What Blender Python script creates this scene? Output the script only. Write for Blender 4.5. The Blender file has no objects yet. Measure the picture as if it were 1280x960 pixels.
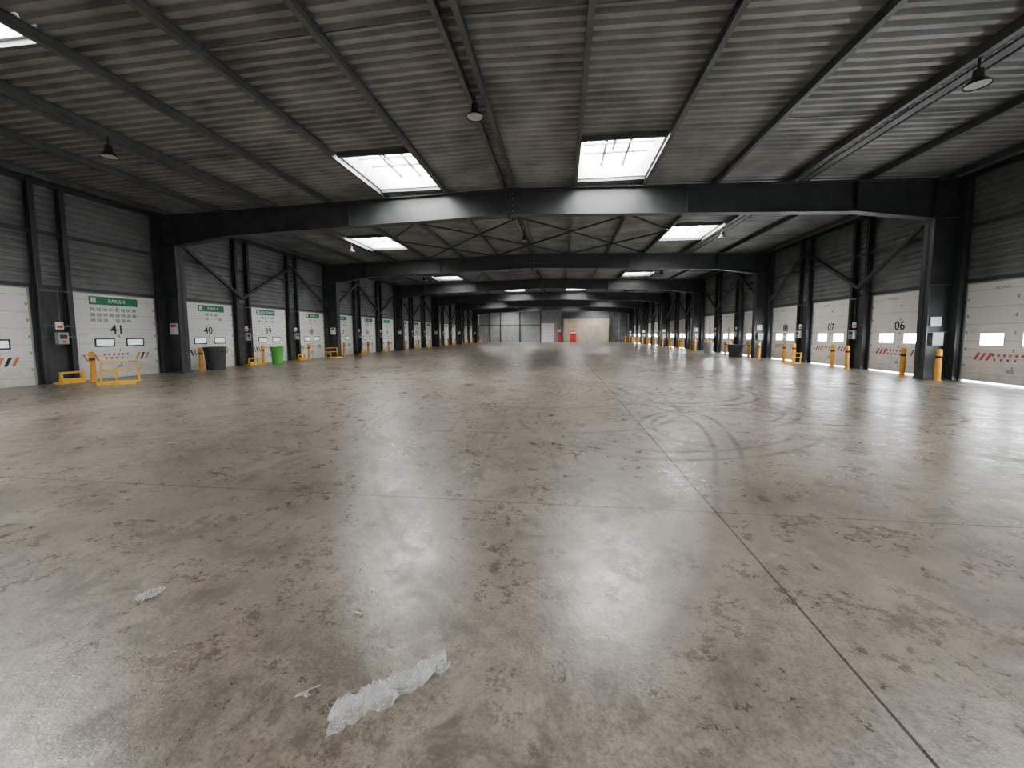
import bpy, math, random
from mathutils import Vector, Matrix, noise
random.seed(4)
scene=bpy.context.scene
XL,XR=-16.1,12.38
RX=(XL+XR)/2
Y0,S=14.2,11.2
YB=76.0; YREAR=-22.0
FR=[Y0+S*k for k in range(-3,6)]
DOORW,DOORH=2.75,3.0
KS=list(range(-5,16))
def door_y(k): return Y0+0.65+S/3*k
def zroof(x): return 6.80-0.025*abs(x-RX)

# ---------------- materials ----------------
def newmat(name):
    m=bpy.data.materials.new(name); m.use_nodes=True
    nt=m.node_tree; return m,nt,nt.nodes["Principled BSDF"]
def setin(n,key,v):
    if key in n.inputs: n.inputs[key].default_value=v
def simple(name,col,rough=0.5,metal=0.0,var=0.12,scale=3.0,bump=0.0,emit=None,es=0,detail=2):
    m,nt,b=newmat(name)
    setin(b,"Roughness",rough); setin(b,"Metallic",metal)
    tc=nt.nodes.new("ShaderNodeTexCoord")
    nz=nt.nodes.new("ShaderNodeTexNoise"); nz.inputs["Scale"].default_value=scale; nz.inputs["Detail"].default_value=detail
    nt.links.new(tc.outputs["Object"],nz.inputs["Vector"])
    cr=nt.nodes.new("ShaderNodeValToRGB")
    cr.color_ramp.elements[0].position=0.3; cr.color_ramp.elements[1].position=0.7
    cr.color_ramp.elements[0].color=tuple(c*(1-var) for c in col)+(1,)
    cr.color_ramp.elements[1].color=tuple(min(1,c*(1+var)) for c in col)+(1,)
    nt.links.new(nz.outputs["Fac"],cr.inputs["Fac"]); nt.links.new(cr.outputs["Color"],b.inputs["Base Color"])
    if emit:
        setin(b,"Emission Color",emit+(1,)); setin(b,"Emission Strength",es)
    return m
M={}
M['steel']=simple("steel_dark_paint",(0.032,0.038,0.039),0.42,0.0,0.25,2)
M['steel2']=simple("steel_purlin",(0.10,0.11,0.108),0.45,0.3,0.25,2)
M['deck']=simple("roof_deck_galvanised",(0.255,0.258,0.25),0.5,0.3,0.35,0.9,detail=4)
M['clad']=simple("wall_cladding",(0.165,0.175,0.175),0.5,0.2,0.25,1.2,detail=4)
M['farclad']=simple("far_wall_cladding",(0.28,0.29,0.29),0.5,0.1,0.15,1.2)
M['pier']=simple("pier_panel",(0.055,0.06,0.062),0.6,0.0,0.25,2)
M['groove']=simple("door_groove",(0.33,0.34,0.33),0.6)
M['black']=simple("black_rubber",(0.015,0.015,0.016),0.5)
M['red']=simple("red_paint",(0.6,0.03,0.02),0.45)
M['tapered']=simple("faded_red_tape",(0.5,0.10,0.08),0.5)
M['orange']=simple("orange_tape",(0.6,0.24,0.10),0.5)
M['yellow']=simple("yellow_paint",(0.72,0.42,0.03),0.45,0,0.2,6)
M['bollard']=simple("bollard_orange_yellow",(0.75,0.33,0.03),0.45,0,0.2,6)
M['green']=simple("green_sign",(0.005,0.20,0.09),0.4)
M['greenbin']=simple("green_plastic",(0.08,0.42,0.05),0.4)
M['dkbin']=simple("dark_plastic",(0.03,0.035,0.035),0.5)
M['signwhite']=simple("sign_white",(0.8,0.8,0.8),0.5,0,0.03)
M['grey']=simple("grey_box",(0.35,0.36,0.36),0.5)
M['paper']=simple("printed_sheet",(0.42,0.46,0.52),0.6,0,0.35,14)
M['beige']=simple("far_block_wall",(0.42,0.35,0.27),0.8,0,0.15,1)
M['curb']=simple("skylight_curb",(0.7,0.71,0.7),0.45)
M['sky']=simple("skylight_pane",(0.9,0.9,0.9),0.5,emit=(1.0,0.985,0.955),es=64)
M['paneR']=simple("door_pane_bright",(0.8,0.8,0.8),0.3,emit=(0.92,0.97,1.0),es=70.0)
M['paneL']=simple("door_pane_dull",(0.5,0.55,0.55),0.2,emit=(0.85,0.95,1.0),es=0.8)
M['gap']=simple("daylight_gap",(0.8,0.8,0.8),0.5,emit=(0.95,0.98,1.0),es=30.0)
M['lampglass']=simple("lamp_glass",(0.5,0.5,0.5),0.2)
M['alu']=simple("aluminium",(0.45,0.46,0.46),0.35,0.8)
def door_white():
    m,nt,b=newmat("door_white_dirty"); N=nt.nodes; L=nt.links
    setin(b,"Roughness",0.4)
    tc=N.new("ShaderNodeTexCoord"); sep=N.new("ShaderNodeSeparateXYZ"); L.new(tc.outputs["Object"],sep.inputs[0])
    nz=N.new("ShaderNodeTexNoise"); nz.inputs["Scale"].default_value=3; nz.inputs["Detail"].default_value=5; nz.inputs["Roughness"].default_value=0.7
    L.new(tc.outputs["Object"],nz.inputs["Vector"])
    mr=N.new("ShaderNodeMapRange"); mr.inputs["From Min"].default_value=0.0; mr.inputs["From Max"].default_value=1.1
    mr.inputs["To Min"].default_value=1.0; mr.inputs["To Max"].default_value=0.12
    L.new(sep.outputs[2],mr.inputs["Value"])
    mu=N.new("ShaderNodeMath"); mu.operation='MULTIPLY'; L.new(mr.outputs[0],mu.inputs[0]); L.new(nz.outputs["Fac"],mu.inputs[1])
    cr=N.new("ShaderNodeValToRGB"); cr.color_ramp.elements[0].color=(0.90,0.90,0.87,1); cr.color_ramp.elements[1].color=(0.42,0.40,0.35,1)
    cr.color_ramp.elements[0].position=0.08; cr.color_ramp.elements[1].position=0.75
    L.new(mu.outputs[0],cr.inputs[0]); L.new(cr.outputs[0],b.inputs["Base Color"]); return m
M['white']=door_white()

# ---------------- mesh builder ----------------
class MB:
    def __init__(s): s.v=[];s.f=[];s.m=[];s.mats=[]
    def mi(s,k):
        if k not in s.mats: s.mats.append(k)
        return s.mats.index(k)
    def poly(s,pts,k):
        n=len(s.v); s.v+= [tuple(p) for p in pts]; s.f.append(tuple(range(n,n+len(pts)))); s.m.append(s.mi(k))
    def box(s,a,b,k):
        x0,y0,z0=[min(a[i],b[i]) for i in range(3)]; x1,y1,z1=[max(a[i],b[i]) for i in range(3)]
        n=len(s.v)
        s.v+=[(x0,y0,z0),(x1,y0,z0),(x1,y1,z0),(x0,y1,z0),(x0,y0,z1),(x1,y0,z1),(x1,y1,z1),(x0,y1,z1)]
        i=s.mi(k)
        for q in ((0,3,2,1),(4,5,6,7),(0,1,5,4),(1,2,6,5),(2,3,7,6),(3,0,4,7)):
            s.f.append(tuple(n+t for t in q)); s.m.append(i)
    def bar(s,p,q,w,h,k,up=Vector((0,0,1))):
        p=Vector(p);q=Vector(q);d=(q-p).normalized()
        if abs(d.dot(up))>0.95: up=Vector((0,1,0))
        a=d.cross(up).normalized(); b=a.cross(d).normalized()
        n=len(s.v)
        for c in (p,q):
            for sa,sb in((-1,-1),(1,-1),(1,1),(-1,1)):
                s.v.append(tuple(c+a*sa*w/2+b*sb*h/2))
        i=s.mi(k)
        for t in((0,3,2,1),(4,5,6,7),(0,1,5,4),(1,2,6,5),(2,3,7,6),(3,0,4,7)):
            s.f.append(tuple(n+x for x in t)); s.m.append(i)
    def ibar(s,p,q,w,h,t,k,up=Vector((0,0,1))):
        p=Vector(p);q=Vector(q);d=(q-p).normalized()
        if abs(d.dot(up))>0.95: up=Vector((0,1,0))
        a=d.cross(up).normalized(); b=a.cross(d).normalized()
        s.bar(p,q,t,h,k,up)
        s.bar(p+b*(h/2-t/2),q+b*(h/2-t/2),w,t,k,up)
        s.bar(p-b*(h/2-t/2),q-b*(h/2-t/2),w,t,k,up)
    def cyl(s,p,q,r0,r1,k,n=14,cap=True):
        p=Vector(p);q=Vector(q);d=(q-p).normalized()
        up=Vector((0,0,1)) if abs(d.z)<0.9 else Vector((1,0,0))
        a=d.cross(up).normalized(); b=d.cross(a).normalized()
        o=len(s.v)
        for c,r in((p,r0),(q,r1)):
            for i in range(n):
                t=2*math.pi*i/n; s.v.append(tuple(c+a*r*math.cos(t)+b*r*math.sin(t)))
        mi=s.mi(k)
        for i in range(n):
            j=(i+1)%n; s.f.append((o+i,o+j,o+n+j,o+n+i)); s.m.append(mi)
        if cap:
            s.f.append(tuple(o+i for i in range(n))[::-1]); s.m.append(mi)
            s.f.append(tuple(o+n+i for i in range(n))); s.m.append(mi)
    def prism(s,pts,y0,y1,k):  # pts in XZ
        n=len(pts); o=len(s.v)
        s.v+=[(x,y0,z) for x,z in pts]+[(x,y1,z) for x,z in pts]
        mi=s.mi(k)
        s.f.append(tuple(o+i for i in range(n))); s.m.append(mi)
        s.f.append(tuple(o+n+i for i in range(n))[::-1]); s.m.append(mi)
        for i in range(n):
            j=(i+1)%n; s.f.append((o+j,o+i,o+n+i,o+n+j)); s.m.append(mi)
    def mesh(s,name):
        me=bpy.data.meshes.new(name); me.from_pydata(s.v,[],s.f)
        for k in s.mats: me.materials.append(M[k])
        for p,i in zip(me.polygons,s.m): p.material_index=i
        me.update(); return me
    def obj(s,name,loc=(0,0,0),rotz=0):
        return place(s.mesh(name),name,loc,rotz)
def place(me,name,loc=(0,0,0),rotz=0,parent=None):
    o=bpy.data.objects.new(name,me); o.location=loc; o.rotation_euler=(0,0,rotz)
    scene.collection.objects.link(o)
    if parent: o.parent=parent
    return o
HP=math.pi/2

# ---------------- floor ----------------
def floor_mat():
    m,nt,b=newmat("concrete_floor"); N=nt.nodes; L=nt.links
    tc=N.new("ShaderNodeTexCoord"); sep=N.new("ShaderNodeSeparateXYZ"); L.new(tc.outputs["Object"],sep.inputs[0])
    def math_(op,a,bb=None,c=None,clamp=False):
        n=N.new("ShaderNodeMath"); n.operation=op; n.use_clamp=clamp
        for i,x in enumerate((a,bb,c)):
            if x is None: continue
            if isinstance(x,(int,float)): n.inputs[i].default_value=x
            else: L.new(x,n.inputs[i])
        return n.outputs[0]
    def noise_(scale,detail=4,rough=0.6,dist=0.0,off=0,sc=(1,1,1),rot=0):
        n=N.new("ShaderNodeTexNoise"); n.inputs["Scale"].default_value=scale; n.inputs["Detail"].default_value=detail
        n.inputs["Roughness"].default_value=rough; n.inputs["Distortion"].default_value=dist
        mp=N.new("ShaderNodeMapping"); mp.inputs["Location"].default_value=(off,off*1.7,0); mp.inputs["Scale"].default_value=sc; mp.inputs["Rotation"].default_value=(0,0,rot)
        L.new(tc.outputs["Object"],mp.inputs["Vector"]); L.new(mp.outputs[0],n.inputs["Vector"]); return n.outputs["Fac"]
    def ramp(f,stops):
        r=N.new("ShaderNodeValToRGB"); e=r.color_ramp.elements
        e[0].position=stops[0][0]; e[0].color=stops[0][1]; e[1].position=stops[-1][0]; e[1].color=stops[-1][1]
        for p,c in stops[1:-1]:
            x=e.new(p); x.color=c
        L.new(f,r.inputs["Fac"]); return r.outputs["Color"]
    def mix(f,a,bb,bt='MIX'):
        n=N.new("ShaderNodeMix"); n.data_type='RGBA'; n.blend_type=bt
        for i,x in((0,f),(6,a),(7,bb)):
            if isinstance(x,(int,float)): n.inputs[i].default_value=x
            elif isinstance(x,tuple): n.inputs[i].default_value=x
            else: L.new(x,n.inputs[i])
        return n.outputs[2]
    def maprange(v,a,bv,c,d):
        f=N.new("ShaderNodeMapRange"); f.inputs["From Min"].default_value=a; f.inputs["From Max"].default_value=bv; f.inputs["To Min"].default_value=c; f.inputs["To Max"].default_value=d
        L.new(v,f.inputs["Value"]); return f.outputs[0]
    g=lambda v:(v,v,v,1)
    big=noise_(0.45,6,0.7,0.5)
    base=ramp(big,[(0.32,(0.100,0.082,0.062,1)),(0.5,(0.162,0.138,0.107,1)),(0.68,(0.24,0.21,0.168,1))])
    nf=noise_(9,6,0.85,0)
    fine=ramp(nf,[(0.36,g(0.46)),(0.5,g(1.0)),(0.64,g(1.3))])
    col=mix(1.0,base,fine,'MULTIPLY')
    speck=ramp(noise_(60,2,0.6,0),[(0.35,g(0.55)),(0.55,g(1.15))])
    col=mix(0.8,col,speck,'MULTIPLY')
    pw=ramp(noise_(0.9,7,0.82,0.4,off=57),[(0.50,g(0)),(0.68,g(1))])
    col=mix(math_('MULTIPLY',pw,0.35),col,(0.34,0.31,0.26,1))
    st=ramp(noise_(2.4,8,0.8,0.5,off=13),[(0.49,g(0)),(0.60,g(1))])
    st2=ramp(noise_(0.45,4,0.65,0.3,off=31),[(0.41,g(0)),(0.55,g(1))])
    stf=math_('MULTIPLY',st,st2)
    col=mix(math_('MULTIPLY',stf,0.72),col,(0.048,0.041,0.033,1))
    sm=ramp(noise_(1.0,7,0.80,0.5,off=7,sc=(2.4,0.6,1),rot=-0.75),[(0.54,g(0)),(0.66,g(1))])
    col=mix(math_('MULTIPLY',sm,0.6),col,(0.055,0.047,0.038,1))
    wob=math_('MULTIPLY',math_('SUBTRACT',noise_(0.3,0,0.5,0,off=77),0.5),1.0)
    msk=ramp(noise_(1.6,5,0.8,0.3,off=5),[(0.36,g(0)),(0.54,g(1))])
    tot=None
    rnd=random.Random(33)
    for i in range(28):
        R=rnd.choice([1.0,1.6,2.4,3.4,4.8,6.5,9.0]); 
        cx=rnd.uniform(-9,8); cy=rnd.uniform(5.5,14.0); A=rnd.uniform(0,6.28)
        if i<10: cx=rnd.uniform(-4,3); cy=rnd.uniform(7,12); R=rnd.choice([0.9,1.4,2.0,2.8,3.6])
        w=rnd.uniform(0.035,0.085)
        dx=math_('SUBTRACT',sep.outputs[0],cx); dy=math_('SUBTRACT',sep.outputs[1],cy)
        d=math_('SQRT',math_('ADD',math_('MULTIPLY',dx,dx),math_('MULTIPLY',dy,dy)))
        d=math_('SUBTRACT',math_('ADD',d,wob),R)
        if i%2: d=math_('SUBTRACT',math_('ABSOLUTE',d),rnd.uniform(0.08,0.22))
        d=math_('ABSOLUTE',d)
        v=math_('MULTIPLY',math_('SUBTRACT',1.0,math_('DIVIDE',d,w),clamp=True),rnd.uniform(0.8,1.6),clamp=True)
        s_=math_('ADD',math_('MULTIPLY',dx,math.cos(A)/R*2.0),math_('MULTIPLY',dy,math.sin(A)/R*2.0))
        s_=math_('SUBTRACT',s_,rnd.uniform(-0.6,0.5),clamp=True)
        v=math_('MULTIPLY',v,s_)
        tot=v if tot is None else math_('MAXIMUM',tot,v)
    st_=None
    for p,w in ((-0.9,0.05),(-1.7,0.07),(-0.2,0.04),(-3.1,0.08)):
        d=math_('ABSOLUTE',math_('SUBTRACT',math_('ADD',sep.outputs[0],wob),p))
        v=math_('MULTIPLY',math_('SUBTRACT',1.0,math_('DIVIDE',d,w),clamp=True),0.7)
        st_=v if st_ is None else math_('MAXIMUM',st_,v)
    st_=math_('MULTIPLY',st_,maprange(sep.outputs[1],8.0,13.0,1.0,0.0))
    tot=math_('MAXIMUM',tot,st_)
    mk=math_('MULTIPLY',math_('MULTIPLY',tot,msk),math_('MULTIPLY',maprange(sep.outputs[1],2.5,5.5,0.25,1.0),maprange(sep.outputs[1],12.0,19.0,1.0,0.0)))
    col=mix(math_('MULTIPLY',mk,0.75),col,(0.045,0.039,0.033,1))
    def line(ax,p,w):
        return math_('LESS_THAN',math_('ABSOLUTE',math_('SUBTRACT',sep.outputs[ax],p)),w)
    j=math_('MAXIMUM',line(0,1.3,0.008),math_('MULTIPLY',line(1,3.38,0.006),0.9))
    jf=None
    for p in (9.0,14.6): 
        l=line(1,p,0.010); jf=l if jf is None else math_('MAXIMUM',jf,l)
    for p in (-4.6,7.2): jf=math_('MAXIMUM',jf,line(0,p,0.006))
    col=mix(math_('MULTIPLY',jf,0.25),col,(0.06,0.055,0.05,1))
    jw=math_('MULTIPLY',j,ramp(nf,[(0.3,g(1.0)),(0.62,g(0.7))]))
    col=mix(jw,col,(0.022,0.019,0.016,1))
    L.new(col,b.inputs["Base Color"])
    rr=ramp(math_('ADD',math_('MULTIPLY',noise_(1.6,7,0.85,0.3,off=21),0.6),math_('MULTIPLY',nf,0.4)),[(0.38,g(0.19)),(0.5,g(0.30)),(0.62,g(0.50))])
    rough=math_('ADD',rr,math_('ADD',math_('MULTIPLY',mk,0.2),math_('ADD',math_('MULTIPLY',stf,0.14),math_('MULTIPLY',j,0.4))),clamp=True)
    L.new(rough,b.inputs["Roughness"])
    sp=math_('SUBTRACT',0.78,math_('ADD',math_('MULTIPLY',mk,0.45),math_('ADD',math_('MULTIPLY',stf,0.25),math_('MULTIPLY',j,0.5))),clamp=True)
    L.new(sp,b.inputs["Specular IOR Level"])
    bp=N.new("ShaderNodeBump"); bp.inputs["Strength"].default_value=0.35; bp.inputs["Distance"].default_value=0.01
    L.new(noise_(7.0,5,0.8,0,off=2),bp.inputs["Height"]); L.new(bp.outputs[0],b.inputs["Normal"])
    return m
M['floor']=floor_mat()
fb=MB(); fb.poly([(XL-0.3,YREAR-8,0),(XR+0.3,YREAR-8,0),(XR+0.3,YB+0.3,0),(XL-0.3,YB+0.3,0)],'floor'); fb.obj("floor")

# ---------------- skylights list (all Y on the 0.25 m rib grid) ----------------
PX=[RX+2.3*k for k in range(-6,7)]
STRIP=[XL]+[x for x in PX if XL<x<XR]+[XR]
inner=[(RX-4.6,RX-2.3),(RX+2.3,RX+4.6)]
outer=[(RX-9.2,RX-6.9),(RX+6.9,RX+9.2)]
SK=[]
def addsk(pair,y0,y1):
    for a,c in pair: SK.append((a,c,y0,y1))
addsk(inner,11.0,13.75); addsk(outer,19.5,22.25); addsk(outer,33.25,35.25); addsk(inner,44.0,46.75)
addsk(outer,3.25,6.0); addsk(inner,-6.5,-3.5); addsk(outer,-14,-11); addsk(inner,-18,-15)
addsk(outer,55.0,57.5); addsk(inner,65.5,68.25); addsk(outer,70.75,73.5)  # far-bay skylights added to brighten the middle of the floor

# ---------------- ceiling deck ----------------
def deck(mb,x0,x1,y0,y1):
    zs0,zs1=zroof(x0),zroof(x1); prof=[]
    n=int(round((y1-y0)/0.25))
    for i in range(n):
        y=y0+i*0.25
        for dy,dz in((0,0.0),(0.10,0.0),(0.13,0.075),(0.22,0.075)): prof.append((y+dy,dz))
    prof.append((y1,0))
    o=len(mb.v); mi=mb.mi('deck')
    for yy,dz in prof:
        mb.v+=[(x0,yy,zs0+dz),(x1,yy,zs1+dz)]
    for i in range(len(prof)-1):
        a=o+2*i; mb.f.append((a,a+2,a+3,a+1)); mb.m.append(mi)
cb=MB()
for x0,x1 in zip(STRIP[:-1],STRIP[1:]):
    holes=sorted([(s[2],s[3]) for s in SK if s[0]-0.05<=x0 and s[1]+0.05>=x1])
    y=YREAR
    for h0,h1 in holes:
        deck(cb,x0,x1,y,h0); y=h1
    deck(cb,x0,x1,y,YB)
cb.obj("ceiling")

for i,(a,c,y0,y1) in enumerate(SK):
    mb=MB(); xm=(a+c)/2; zb=zroof(xm)-0.04; zt=zb+0.44
    a2,c2=a+0.01,c-0.01; t=0.05
    mb.prism([(a2,zb),(a2+0.06,zb),(a2+0.22,zt),(a2,zt)],y0,y1,'curb')
    mb.prism([(c2-0.06,zb),(c2,zb),(c2,zt),(c2-0.22,zt)],y0,y1,'curb')
    mb.box((a2,y0,zb),(c2,y0+t,zt),'curb'); mb.box((a2,y1-t,zb),(c2,y1,zt),'curb')
    mb.box((a2,y0,zt),(c2,y1,zt+0.03),'sky')
    zf=zt-0.07
    for fx in (0.36,0.66): mb.box((a2+(c2-a2)*fx-0.04,y0,zf),(a2+(c2-a2)*fx+0.04,y1,zf+0.05),'steel2')
    for fy in (0.33,0.66): mb.box((a2+0.1,y0+(y1-y0)*fy-0.035,zf),(c2-0.1,y0+(y1-y0)*fy+0.035,zf+0.05),'steel2')
    mb.bar((xm-0.1,y0+0.1,zf-0.1),(xm-0.1,y0+1.5,zf-0.02),0.07,0.07,'grey')
    mb.bar((a2+0.1,y0+1.0,zf-0.08),(c2-0.1,y0+1.0,zf-0.08),0.05,0.05,'grey')
    for yy in (y0-0.04,y1+0.04): mb.box((a+0.06,yy-0.04,zb-0.10),(c-0.06,yy+0.04,zb+0.03),'steel2')
    mb.obj("window_%d"%(i+1))

# ---------------- purlins ----------------
for k,x in enumerate(PX):
    mb=MB(); z=zroof(x)-0.1-0.005
    if k==6:
        for dx in(-0.17,0.17): mb.ibar((x+dx,YREAR+0.02,z-0.0),(x+dx,YB-0.02,z),0.10,0.19,0.015,'steel2')
    else:
        mb.ibar((x,YREAR+0.02,z),(x,YB-0.02,z),0.11,0.19,0.015,'steel2')
    mb.obj("roof_purlin")
for x in (RX-9.2-0.3,RX+9.2+0.3):
    mb=MB(); z=zroof(x)-0.195
    mb.box((x-0.09,YREAR+0.1,z),(x+0.09,YB-0.4,z+0.04),'steel2')
    mb.cyl((x+0.2,YREAR+0.1,z+0.03),(x+0.2,YB-0.4,z+0.03),0.025,0.025,'steel2',8)
    for f in range(0,40):
        yy=YREAR+1+f*2.4
        mb.box((x-0.01,yy,z+0.04),(x+0.01,yy+0.03,zroof(x)-0.002),'steel2')
    mb.obj("cable_tray")
for i,yb in enumerate(FR[:-1]):
    mb=MB()
    for f in (0.33,0.66):
        y=yb+S*f
        for x0,x1 in zip(PX[:-1],PX[1:]):
            if any(s[0]<x1+0.1 and s[1]>x0-0.1 and s[2]-0.7<y<s[3]+0.8 for s in SK): continue
            mb.cyl((x0,y,zroof(x0)-0.07),(x1,y,zroof(x1)-0.07),0.014,0.014,'steel2',6)
    mb.obj("sag_rods")
for yb in (FR[3],FR[6]):
    mb=MB()
    for xa,xb in ((RX-6.9,RX-2.3),(RX-2.3,RX+2.3),(RX+2.3,RX+6.9)):
        for ya,yc in ((yb+0.3,yb+S/2),(yb+S/2,yb+S-0.3)):
            za=zroof(xa)-0.25; zc=zroof(xb)-0.25
            mb.bar((xa,ya,za),(xb,yc,zc),0.07,0.07,'steel'); mb.bar((xa,yc,za),(xb,ya,zc),0.07,0.07,'steel')
    mb.obj("roof_cross_bracing")

# ---------------- portal frames ----------------
def frame_mesh():
    mb=MB(); bt=lambda x: zroof(x)-0.205
    li,lo=XL+0.9,XL+0.15; ri,ro=XR-0.9,XR-0.15
    tw=0.02
    def bot(x):
        u=min(x-li,ri-x)
        if u<0.0: u=0
        if u<2.2: return 5.08+ (5.38-5.08)*u/2.2
        h=(RX-li); return 5.38+(5.74-5.38)*(u-2.2)/(h-2.2)
    xs=[li,li+0.6,li+2.2,RX-6,RX,RX+6,ri-2.2,ri-0.6,ri]
    bo=[(x,bot(x)) for x in xs]
    n=len(xs)
    for i in range(n-1):
        mb.prism([(xs[i],bo[i][1]),(xs[i+1],bo[i+1][1]),(xs[i+1],bt(xs[i+1])),(xs[i],bt(xs[i]))],-tw,tw,'steel')
        mb.prism([(xs[i],bo[i][1]-0.03),(xs[i+1],bo[i+1][1]-0.03),(xs[i+1],bo[i+1][1]),(xs[i],bo[i][1])],-0.17,0.17,'steel')
    tx=[lo]+xs+[ro]
    for i in range(len(tx)-1):
        mb.prism([(tx[i],bt(tx[i])-0.03),(tx[i+1],bt(tx[i+1])-0.03),(tx[i+1],bt(tx[i+1])),(tx[i],bt(tx[i]))],-0.17,0.17,'steel')
    for a,c,sg in((lo,li,1),(ri,ro,-1)):
        mb.box((a,-tw,0.02),(c,tw,bt(a if sg>0 else c)-0.02),'steel')
        mb.box((a,-0.18,0.02),(a+0.03,0.18,bt(a)-0.02),'steel'); mb.box((c-0.03,-0.18,0.02),(c,0.18,bt(c)-0.02),'steel')
        mb.box((a-0.02,-0.2,0),(c+0.02,0.2,0.03),'steel')
        for z in (5.05,3.0,1.5): mb.box((a,-0.17,z),(c,0.17,z+0.025),'steel')
    for x in (RX-0.02,RX-6.0,RX+6.0,li+2.2,ri-2.2):
        mb.box((x-0.012,-0.165,bot(x)),(x+0.012,0.165,bt(x)-0.02),'steel')
    mb.box((RX-0.05,-0.17,5.58),(RX+0.05,0.17,bt(RX)),'steel')
    for x in (RX-0.12,RX+0.12):
        for z in (5.85,6.05,6.25,6.45): mb.cyl((x,-0.05,z),(x,-0.02,z),0.02,0.02,'alu',6)
    # framed notices and an electrical cabinet bracketed on the column webs
    mb.box((li-0.6,-0.06,1.55),(li-0.25,-tw,2.0),'signwhite'); mb.box((li-0.55,-0.065,1.85),(li-0.3,-0.06,1.96),'red')
    mb.box((ri+0.2,-0.17,1.1),(ri+0.5,-tw,1.5),'grey'); mb.box((ri+0.2,-0.06,1.7),(ri+0.5,-tw,2.0),'signwhite')
    return mb.mesh("portal_frame")
fm=frame_mesh()
for y in FR: place(fm,"portal_frame",(0,y,0))

# ---------------- side walls ----------------
def ribbed(mb,length,z0,z1,x0=0.0,k='clad'):
    z=z0; prof=[]
    while z<z1-1e-6:
        for dz,dy in((0,0),(0.10,0),(0.13,0.045),(0.18,0.045),(0.21,0)):
            if z+dz<=z1+1e-6: prof.append((z+dz,dy))
        z+=0.21
    if prof[-1][0]<z1: prof.append((z1,0))
    o=len(mb.v); mi=mb.mi(k)
    for zz,dy in prof: mb.v+=[(x0,dy,zz),(x0+length,dy,zz)]
    for i in range(len(prof)-1):
        if abs(prof[i+1][0]-prof[i][0])<1e-5: continue
        a=o+2*i; mb.f.append((a,a+1,a+3,a+2)); mb.m.append(mi)
def side_wall(name,left):
    mb=MB(); Lh=YB-YREAR
    loc=lambda y: (y-YREAR) if left else (YB-y)
    ztop=zroof(XL)+0.08
    ribbed(mb,Lh,DOORH+0.12,ztop)
    mb.box((0,0.08,DOORH+0.0),(Lh,0.2,ztop),'pier')
    mb.box((0,-0.02,DOORH),(Lh,0.2,DOORH+0.12),'steel')
    edges=[YREAR]
    for k in KS: edges+= [door_y(k),door_y(k)+DOORW]
    edges.append(YB)
    for i in range(0,len(edges),2):
        a,c=sorted((loc(edges[i]),loc(edges[i+1])))
        mb.box((a,0,0),(c,0.2,DOORH),'pier')
    if left: mb.obj(name,(XL,YREAR,0),HP)
    else: mb.obj(name,(XR,YB,0),-HP)
side_wall("wall_left",True); side_wall("wall_right",False)

def wall_steel(left):
    mb=MB(); sx=1 if left else -1; xw=XL if left else XR
    zt=zroof(XL)-0.25
    for k in KS:
        y1=door_y(k)+DOORW; y2=y1+S/3-DOORW; ym=(y1+y2)/2
        isframe=((k-2)%3==0)
        for y in ((y1+0.05 if isframe else y1+0.12),y2-0.12):
            mb.ibar((xw+sx*0.13,y,0.01),(xw+sx*0.13,y,zt),0.14,0.2,0.02,'steel',Vector((1,0,0)))
        if isframe:
            mb.cyl((xw+sx*0.31,y2-0.13,0.01),(xw+sx*0.31,y2-0.13,zt),0.055,0.055,'steel',10)
    mb.box((xw+sx*0.05,YREAR+0.05,4.65),(xw+sx*0.12,YB-0.3,4.77),'steel')
    mb.box((xw+sx*0.03,YREAR+0.05,zt-0.05),(xw+sx*0.13,YB-0.3,zt+0.1),'steel')
    for b in range(3,9):
        yb=FR[b]
        ya=[yb+0.35,yb+S/3,yb+2*S/3,yb+S-0.35]
        pts=[(ya[0],5.5),(ya[1],3.35),(ya[2],5.5),(ya[3],3.35)] if b%2 else [(ya[0],3.35),(ya[1],5.5),(ya[2],3.35),(ya[3],5.5)]
        for p,q in zip(pts[:-1],pts[1:]):
            if q[0]>YB: continue
            mb.bar((xw+sx*0.3,p[0],p[1]),(xw+sx*0.3,q[0],q[1]),0.13,0.13,'steel')
    mb.obj("steel_posts_and_braces")
wall_steel(True); wall_steel(False)

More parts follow.
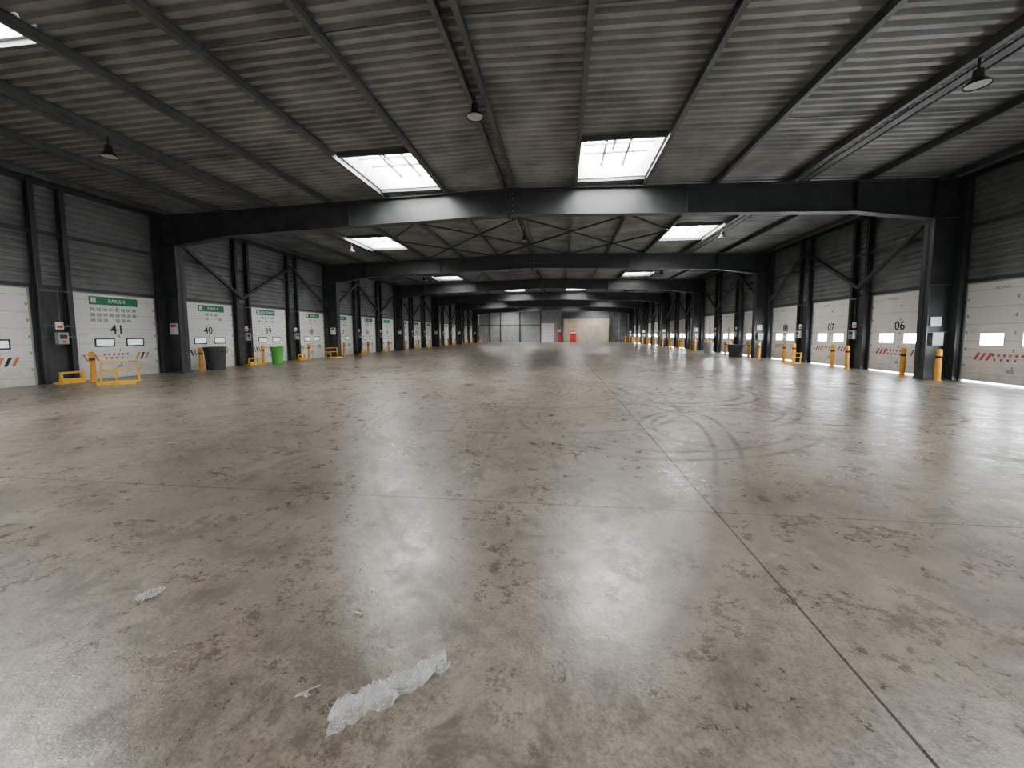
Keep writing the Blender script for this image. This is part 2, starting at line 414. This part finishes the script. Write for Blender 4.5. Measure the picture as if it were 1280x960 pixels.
# ---------------- doors ----------------
def door_mesh(left):
    mb=MB(); W,H=DOORW,DOORH
    mb.box((0,0.04,0.0 if left else 0.035),(W,0.1,H),'white')
    n=6
    for i in range(n):
        z0=i*H/n+0.008+(0.0 if left else 0.035*(i==0)); z1=(i+1)*H/n-0.008
        mb.box((0.03,0.015,z0),(W-0.03,0.04,z1),'white')
        mb.box((0.03,0.012,(z0+z1)/2-0.004),(W-0.03,0.015,(z0+z1)/2+0.004),'groove')
        for xx in (0.06,W/2,W-0.1):
            if i<n-1: mb.box((xx,0.005,z1-0.05),(xx+0.04,0.016,z1+0.045),'grey')
    mb.box((0,-0.01,0),(0.035,0.04,H),'grey'); mb.box((W-0.035,-0.01,0),(W,0.04,H),'grey')
    mb.box((0,0.0,H-0.04),(W,0.04,H),'grey')
    for x0 in ((0.62,1.62) if left else (0.5,1.6)):
        w,h=(0.62,0.30) if left else (0.64,0.36); z0=1.12
        fk='black' if left else 'grey'
        e=0.045 if left else 0.015
        mb.box((x0,0.0,z0),(x0+w,0.016,z0+h),fk)
        mb.box((x0+e,-0.004,z0+e),(x0+w-e,0.001,z0+h-e),'paneL' if left else 'paneR')
    def chev(xa,xb,z0,z1,ks,n,sl):
        w=(xb-xa)/n
        for i in range(n):
            a=xa+i*w; 
            mb.poly([(a,0.009,z0),(a+w,0.009,z0),(a+w+sl,0.009,z1),(a+sl,0.009,z1)],ks[i%len(ks)])
    if left:
        chev(0.34,0.74,0.62,0.88,['orange','signwhite','black','signwhite'],5,-0.12)
        chev(1.80,2.30,0.62,0.88,['signwhite','orange','signwhite','black'],6,0.12)
    else:
        chev(0.34,0.76,0.68,0.90,['tapered','signwhite'],5,0.12)
        chev(1.80,2.30,0.68,0.90,['signwhite','tapered'],6,0.12)
    chev(0.84,1.66,0.80,0.88,['tapered','signwhite'],11,0.02)
    chev(0.9,1.6,0.67,0.74,['tapered','signwhite','signwhite'],12,0.0)
    if not left:
        mb.box((0.0,0.06,0.0),(W,0.09,0.035),'gap')
    mb.box((0.2,0.010,1.5),(0.42,0.014,1.62),'signwhite')
    mb.box((1.25,0.008,0.35),(1.45,0.012,0.45),'grey')
    return mb.mesh("dock_door_left" if left else "dock_door_right")
dl,dr=door_mesh(True),door_mesh(False)
textcache={}
def text(s,size,mat,name,parent,loc,align='CENTER'):
    key=(s,size,mat)
    if key not in textcache:
        cu=bpy.data.curves.new("txt_"+s,'FONT'); cu.body=s; cu.size=size; cu.extrude=0.002; cu.align_x=align; cu.align_y='CENTER'
        cu.offset=size*0.008; cu.resolution_u=4
        cu.materials.append(M[mat]); textcache[key]=cu
    o=bpy.data.objects.new(name,textcache[key]); scene.collection.objects.link(o)
    o.parent=parent; o.location=loc; o.rotation_euler=(HP,0,0); return o
n=0
signs={-1:"PARIS 5",0:"PARIS 4",1:"ILE DE FRANCE",2:"NORD 2",3:"NORD",4:"LILLE",5:"EST",6:"LYON",7:"SUD",8:"OUEST",9:"NANTES"}
def sign_mesh(seed,w):
    r=random.Random(seed); mb=MB()
    mb.box((0,-0.012,2.60),(w,0.0,2.88),'green')
    if seed in(-1,):
        for i in range(8):
            for j in range(3):
                if r.random()<0.85: mb.box((0.02+i*0.19,-0.006,2.0+j*0.19+r.uniform(-.01,.01)),(0.15+i*0.19,0.0,2.11+j*0.19),'paper')
    else:
        for i in range(5):
            for j in range(2):
                if r.random()<0.5: mb.box((0.1+i*0.24,-0.006,2.2+j*0.2),(0.25+i*0.24,0.0,2.32+j*0.2),'paper')
    return mb.mesh("destination_sign")
for k in KS:
    y=door_y(k); n+=1
    d=place(dl,"door_%d"%n,(XL,y,0),HP)
    text("%d"%(40-k),0.46,'black',"door_number",d,(1.35,0.006,1.72))
    if k>=-1:
        w=1.55 if k==-1 else 1.35
        x0=0.55 if k%2 else 0.9
        sg=place(sign_mesh(k,w),"destination_sign",(x0,0.012,0),0,parent=d)
        text(signs.get(k,"ZONE %d"%k),0.17,'signwhite',"sign_text",sg,(w*0.55,-0.014,2.74))
        mb=MB(); mb.box((0.05,-0.016,2.66),(0.2,-0.0125,2.84),'signwhite'); 
        o=mb.obj("sign_logo"); o.parent=sg
    n+=1
    d=place(dr,"door_%d"%n,(XR,y+DOORW,0),-HP)
    if k!=-1: text("%02d"%(6+k),0.46,'black',"door_number",d,(1.38,0.006,1.75))
    text("SICLAUX",0.10,'grey',"maker_text",d,(1.0,0.008,2.78))

# ---------------- bollards, control boxes ----------------
bb=MB()
bb.cyl((0,0,0),(0,0,0.95),0.075,0.075,'bollard',16); bb.cyl((0,0,0.95),(0,0,0.99),0.075,0.04,'bollard',16)
bb.cyl((0,0,0.0),(0,0,0.015),0.13,0.13,'bollard',16)
bb.cyl((0,0,0.70),(0,0,0.78),0.0765,0.0765,'black',16,False)
bm=bb.mesh("bollard")
cb_=MB()
cb_.box((-0.13,-0.14,1.25),(0.13,0,1.62),'grey'); cb_.box((-0.09,-0.15,1.42),(0.09,-0.14,1.55),'black')
cb_.cyl((0,-0.17,1.33),(0,-0.14,1.33),0.035,0.035,'red',10)
cb_.box((-0.1,-0.03,1.72),(0.1,0,1.95),'signwhite'); cb_.box((-0.07,-0.035,1.76),(0.07,-0.03,1.84),'red')
cb_.cyl((0,-0.03,1.95),(0,-0.03,2.98),0.015,0.015,'steel2',6)
cb_.box((-0.4,0.0,1.45),(0.4,0.012,1.5),'steel2'); cb_.box((-0.4,0.0,1.8),(0.4,0.012,1.85),'steel2'); cb_.box((-0.4,0.0,2.9),(0.4,0.012,2.95),'steel2')
cm=cb_.mesh("door_control_box")
gapm=MB()
gapm.bar((-0.3,-0.3,0.08),(0.3,-0.3,0.08),0.14,0.16,'yellow'); gapm.bar((-0.28,-0.3,0.35),(0.28,-0.3,0.35),0.06,0.06,'yellow')
for sx in(-0.28,0.28): gapm.bar((sx,-0.3,0.1),(sx,-0.3,0.38),0.06,0.06,'yellow')
gapm.box((-0.3,-0.3,0.0),(-0.22,-0.02,0.06),'yellow'); gapm.box((0.22,-0.3,0),(0.3,-0.02,0.06),'yellow')
gm=gapm.mesh("corner_guard_rail")
for k in KS:
    g0=door_y(k)+DOORW; g1=g0+S/3-DOORW
    if g1>YB-1: continue
    gmid=(g0+g1)/2; fr=((k-2)%3==0)
    for left in(True,False):
        xw=XL if left else XR; sx=1 if left else -1; rz=HP if left else -HP
        if not fr: place(cm,"door_control_box",(xw+sx*0.245,gmid,0),rz)
        ys=[g0+0.05,g1-0.05] if not fr else [g0-0.15,g1+0.15]
        if left: ys=ys[1:]
        for y in ys:
            place(bm,"bollard",(xw+sx*0.75,y,0))
        if left and not fr:
            place(gm,"corner_guard_rail",(xw+sx*0.27,gmid,0),rz)

def trolley(loc,rz,s=1.0):
    mb=MB(); k='yellow'
    mb.box((-0.55,-0.22,0.05),(0.55,0.22,0.09),k)
    mb.prism([(-0.55,0.05),(0.55,0.05),(0.5,0.12),(-0.5,0.12)],-0.24,-0.2,k)
    mb.poly([(-0.5,-0.22,0.09),(0.5,-0.22,0.09),(0.5,-0.45,0.005),(-0.5,-0.45,0.005)],k)
    for x in(-0.5,-0.1,0.5): mb.cyl((x,0.18,0.05),(x*0.96,0.26,0.78 if x!=-0.1 else 0.55),0.03,0.03,k,8)
    mb.cyl((-0.48,0.26,0.78),(0.48,0.26,0.78),0.03,0.03,k,8); mb.cyl((-0.49,0.22,0.48),(0.49,0.22,0.48),0.025,0.025,k,8)
    mb.cyl((-0.48,0.24,0.55),(-0.05,0.20,0.15),0.02,0.02,k,8)
    for x in(-0.45,0.45): mb.cyl((x-0.03,0.12,0.05),(x+0.03,0.12,0.05),0.05,0.05,'black',10)
    o=mb.obj("dock_plate_trolley",loc,rz); o.scale=(s,s,s)
trolley((-13.9,10.7,0),0.75,0.88); trolley((-14.8,24.0,0),1.2,0.85); trolley((11.1,20.6,0),-1.2,0.7)

def bin_(name,loc,k,r,h):
    mb=MB(); n=20
    mb.cyl((0,0,0),(0,0,h*0.93),r*0.82,r*0.97,k,n)
    mb.cyl((0,0,h*0.93),(0,0,h),r*1.06,r*1.06,k,n)
    mb.cyl((0,0,h),(0,0,h*1.0+0.012),r*0.9,r*0.85,'black',n)
    for s_ in(-1,1): mb.box((s_*r*0.95-0.03,-0.08,h*0.78),(s_*r*0.95+0.09*s_,0.08,h*0.84),k)
    mb.cyl((0,0,h*0.55),(0,0,h*0.58),r*0.93,r*0.93,k,n)
    mb.obj(name,loc)
bin_("waste_bin",(-15.2,15.55,0),'dkbin',0.42,1.0)
bin_("green_barrel",(-14.95,19.05,0),'greenbin',0.31,0.88)
bin_("waste_bin",(11.0,26.6,0),'dkbin',0.45,0.8)
bin_("waste_bin",(11.1,31.5,0),'grey',0.35,0.8)

# ---------------- high bay lamps ----------------
lm=MB()
def lathe(mb,prof,k,n=20):
    for (r0,z0),(r1,z1) in zip(prof[:-1],prof[1:]): mb.cyl((0,0,z0),(0,0,z1),r0,r1,k,n,False)
lathe(lm,[(0.02,0.0),(0.02,-0.20),(0.07,-0.21),(0.08,-0.34),(0.10,-0.37),(0.18,-0.45),(0.19,-0.48),(0.17,-0.465),(0.09,-0.39),(0.0,-0.38)],'black')
lm.cyl((0,0,-0.465),(0,0,-0.46),0.165,0.165,'lampglass',20)
lm.box((-0.05,-0.02,-0.02),(0.05,0.02,0.0),'steel2')
lmm=lm.mesh("high_bay_lamp")
for b in range(-1,6):
    for x,yy in ((RX-9.2,8.7),(RX,8.6),(RX+9.2,8.35)):
        place(lmm,"high_bay_lamp",(x,yy+S*b,zroof(x)-0.2))

# ---------------- end walls ----------------
mb=MB()
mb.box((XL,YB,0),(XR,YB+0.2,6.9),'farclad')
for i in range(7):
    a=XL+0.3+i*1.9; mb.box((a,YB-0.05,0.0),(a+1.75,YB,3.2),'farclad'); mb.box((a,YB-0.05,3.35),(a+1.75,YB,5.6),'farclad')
mb.box((XL,YB-0.06,3.2),(XL+13.5,YB,3.35),'steel')
for x in (XL+2.1,XL+4.2,XL+8,XL+12.0,XR-3.5): mb.box((x,YB-0.25,0),(x+0.2,YB-0.05,6.4),'steel')
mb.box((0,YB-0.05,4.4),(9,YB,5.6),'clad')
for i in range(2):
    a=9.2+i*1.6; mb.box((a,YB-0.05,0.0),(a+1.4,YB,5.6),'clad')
mb.obj("wall_back")
mb=MB()
mb.box((0.4,YB-2.0,0),(8.6,YB-0.3,4.2),'beige'); mb.box((0.3,YB-2.1,4.2),(8.7,YB-0.3,4.35),'grey')
for z in (1.0,2.0,3.0): mb.box((0.4,YB-2.01,z),(8.6,YB-2.0,z+0.03),'groove')
mb.box((5.0,YB-2.06,0),(6.0,YB-2.0,2.2),'grey')
mb.obj("block_office")
mb=MB(); mb.box((-3.9,YB-0.12,0),(-1.4,YB-0.06,3.6),'signwhite')
for z in (0.6,1.2,1.8,2.4,3.0): mb.box((-3.9,YB-0.13,z),(-1.4,YB-0.12,z+0.02),'groove')
mb.obj("door_99")
mb=MB(); mb.box((1.6,YB-2.7,0),(2.7,YB-2.15,2.1),'red'); mb.box((2.13,YB-2.72,0.1),(2.17,YB-2.7,1.9),'black'); mb.box((1.6,YB-2.72,1.7),(2.7,YB-2.7,1.9),'signwhite')
mb.obj("red_cabinet")
mb=MB(); mb.box((-0.7,YB-0.5,0),(-0.1,YB-0.1,1.9),'red'); mb.box((-0.7,YB-0.5,1.9),(-0.1,YB-0.1,2.4),'signwhite'); mb.obj("fire_hose_cabinet")
mb=MB(); mb.box((4.5,66,0.0),(11.0,66.3,0.004),'yellow'); mb.box((4.5,60,0),(4.65,66,0.004),'yellow'); mb.obj("floor_line_marking")
mb=MB()
mb.box((XL,YREAR-0.2,0),(XL+4,YREAR,6.9),'clad'); mb.box((XR-4,YREAR-0.2,0),(XR,YREAR,6.9),'clad'); mb.box((XL+4,YREAR-0.2,5.2),(XR-4,YREAR,6.9),'clad')  # unseen end wall; its wide opening is added to let in fill light
mb.obj("wall_front")

# ---------------- plastic film ----------------
def film_mat():
    m,nt,b=newmat("clear_plastic_film")
    setin(b,"Base Color",(0.86,0.87,0.88,1)); setin(b,"Roughness",0.09); setin(b,"Specular IOR Level",1.0)
    lw=nt.nodes.new("ShaderNodeLayerWeight"); lw.inputs[0].default_value=0.55
    cr=nt.nodes.new("ShaderNodeValToRGB"); e=cr.color_ramp.elements
    e[0].position=0.12; e[0].color=(0.22,)*3+(1,); e[1].position=0.85; e[1].color=(0.97,)*3+(1,)
    nt.links.new(lw.outputs["Facing"],cr.inputs[0]); nt.links.new(cr.outputs[0],b.inputs["Alpha"])
    return m
M['film']=film_mat()
def film(name,path,widths,amp,seed,nu=150,nv=70):
    mb=MB(); mi=mb.mi('film')
    P=[Vector((x,y,0)) for x,y in path]
    def samp(arr,t):
        f=t*(len(arr)-1); i=min(int(f),len(arr)-2); return arr[i]*(1-(f-i))+arr[i+1]*(f-i)
    for i in range(nu):
        t=i/(nu-1); c=samp(P,t); d=(samp(P,min(1,t+0.12))-samp(P,max(0,t-0.12))).normalized(); a=Vector((-d.y,d.x,0)); w=samp(widths,t)
        for j in range(nv):
            v=j/(nv-1)*2-1
            sd=seed*3+(1 if v>0 else 5)
            edge=1+0.8*noise.noise(Vector((t*5,sd,0)))+0.4*noise.noise(Vector((t*16,sd,4)))
            warp=0.9*noise.noise(Vector((t*3.5,v*0.8,seed)))
            cr=noise.noise(Vector((t*1.4,(v+warp)*2.2,seed+2)))
            cr2=noise.noise(Vector((t*3.0+v*1.5,(v+warp)*5,seed+4)))
            cr3=noise.noise(Vector((t*11.0-v*3,v*6,seed+8)))
            ridge=(1-min(1,abs(cr)*2.8)); ridge2=(1-min(1,abs(cr2)*2.6)); ridge3=(1-min(1,abs(cr3)*2.4))
            endoff=0.09*noise.noise(Vector((v*3,seed,1.0 if t<0.5 else 6.0)))*(abs(t-0.5)*2)**3
            p=c+a*(v*w*edge+0.016*cr)+d*(endoff+0.01*cr3)
            z=0.003+amp*(0.7*ridge**1.6+0.45*ridge2**1.3+0.18*ridge3)*(1-abs(v)**4*0.9)
            mb.v.append((p.x,p.y,z))
    for i in range(nu-1):
        for j in range(nv-1):
            a=i*nv+j; mb.f.append((a,a+1,a+nv+1,a+nv)); mb.m.append(mi)
    ob=mb.obj(name)
    for p in ob.data.polygons: p.use_smooth=True
film("plastic_film_scrap",[(-0.87,1.29),(-0.83,1.35),(-0.77,1.41),(-0.70,1.45),(-0.61,1.52),(-0.53,1.60)],[0.028,0.062,0.046,0.043,0.034,0.024],0.07,1.3)
film("plastic_film_scrap",[(-2.36,1.84),(-2.33,1.87),(-2.32,1.90)],[0.014,0.02,0.01],0.04,4.4,40,26)
film("plastic_film_scrap",[(-1.06,1.40),(-1.04,1.415)],[0.012,0.01],0.02,7.4,14,10)
mb=MB(); mb.bar((-1.10,1.885,0.006),(-1.05,1.87,0.006),0.012,0.008,'beige'); mb.obj("wood_splinter")

# ---------------- world, camera ----------------
w=bpy.data.worlds.new("World"); scene.world=w; w.use_nodes=True
bg=w.node_tree.nodes["Background"]; bg.inputs[0].default_value=(0.97,0.97,0.95,1); bg.inputs[1].default_value=2.2
cam=bpy.data.cameras.new("Camera"); cam.lens=490/1280*36; cam.sensor_width=36; cam.sensor_fit='HORIZONTAL'; cam.clip_start=0.05; cam.clip_end=300
PITCH=4.5
cam.shift_y=-(62-490*math.tan(math.radians(PITCH)))/1280
co=bpy.data.objects.new("Camera",cam); scene.collection.objects.link(co)
R=Matrix.Rotation(math.radians(7.2),4,'Z')@Matrix.Rotation(math.radians(90-PITCH),4,'X')@Matrix.Rotation(math.radians(-0.24),4,'Z')
co.matrix_world=Matrix.Translation((0,0,1.5))@R
scene.camera=co
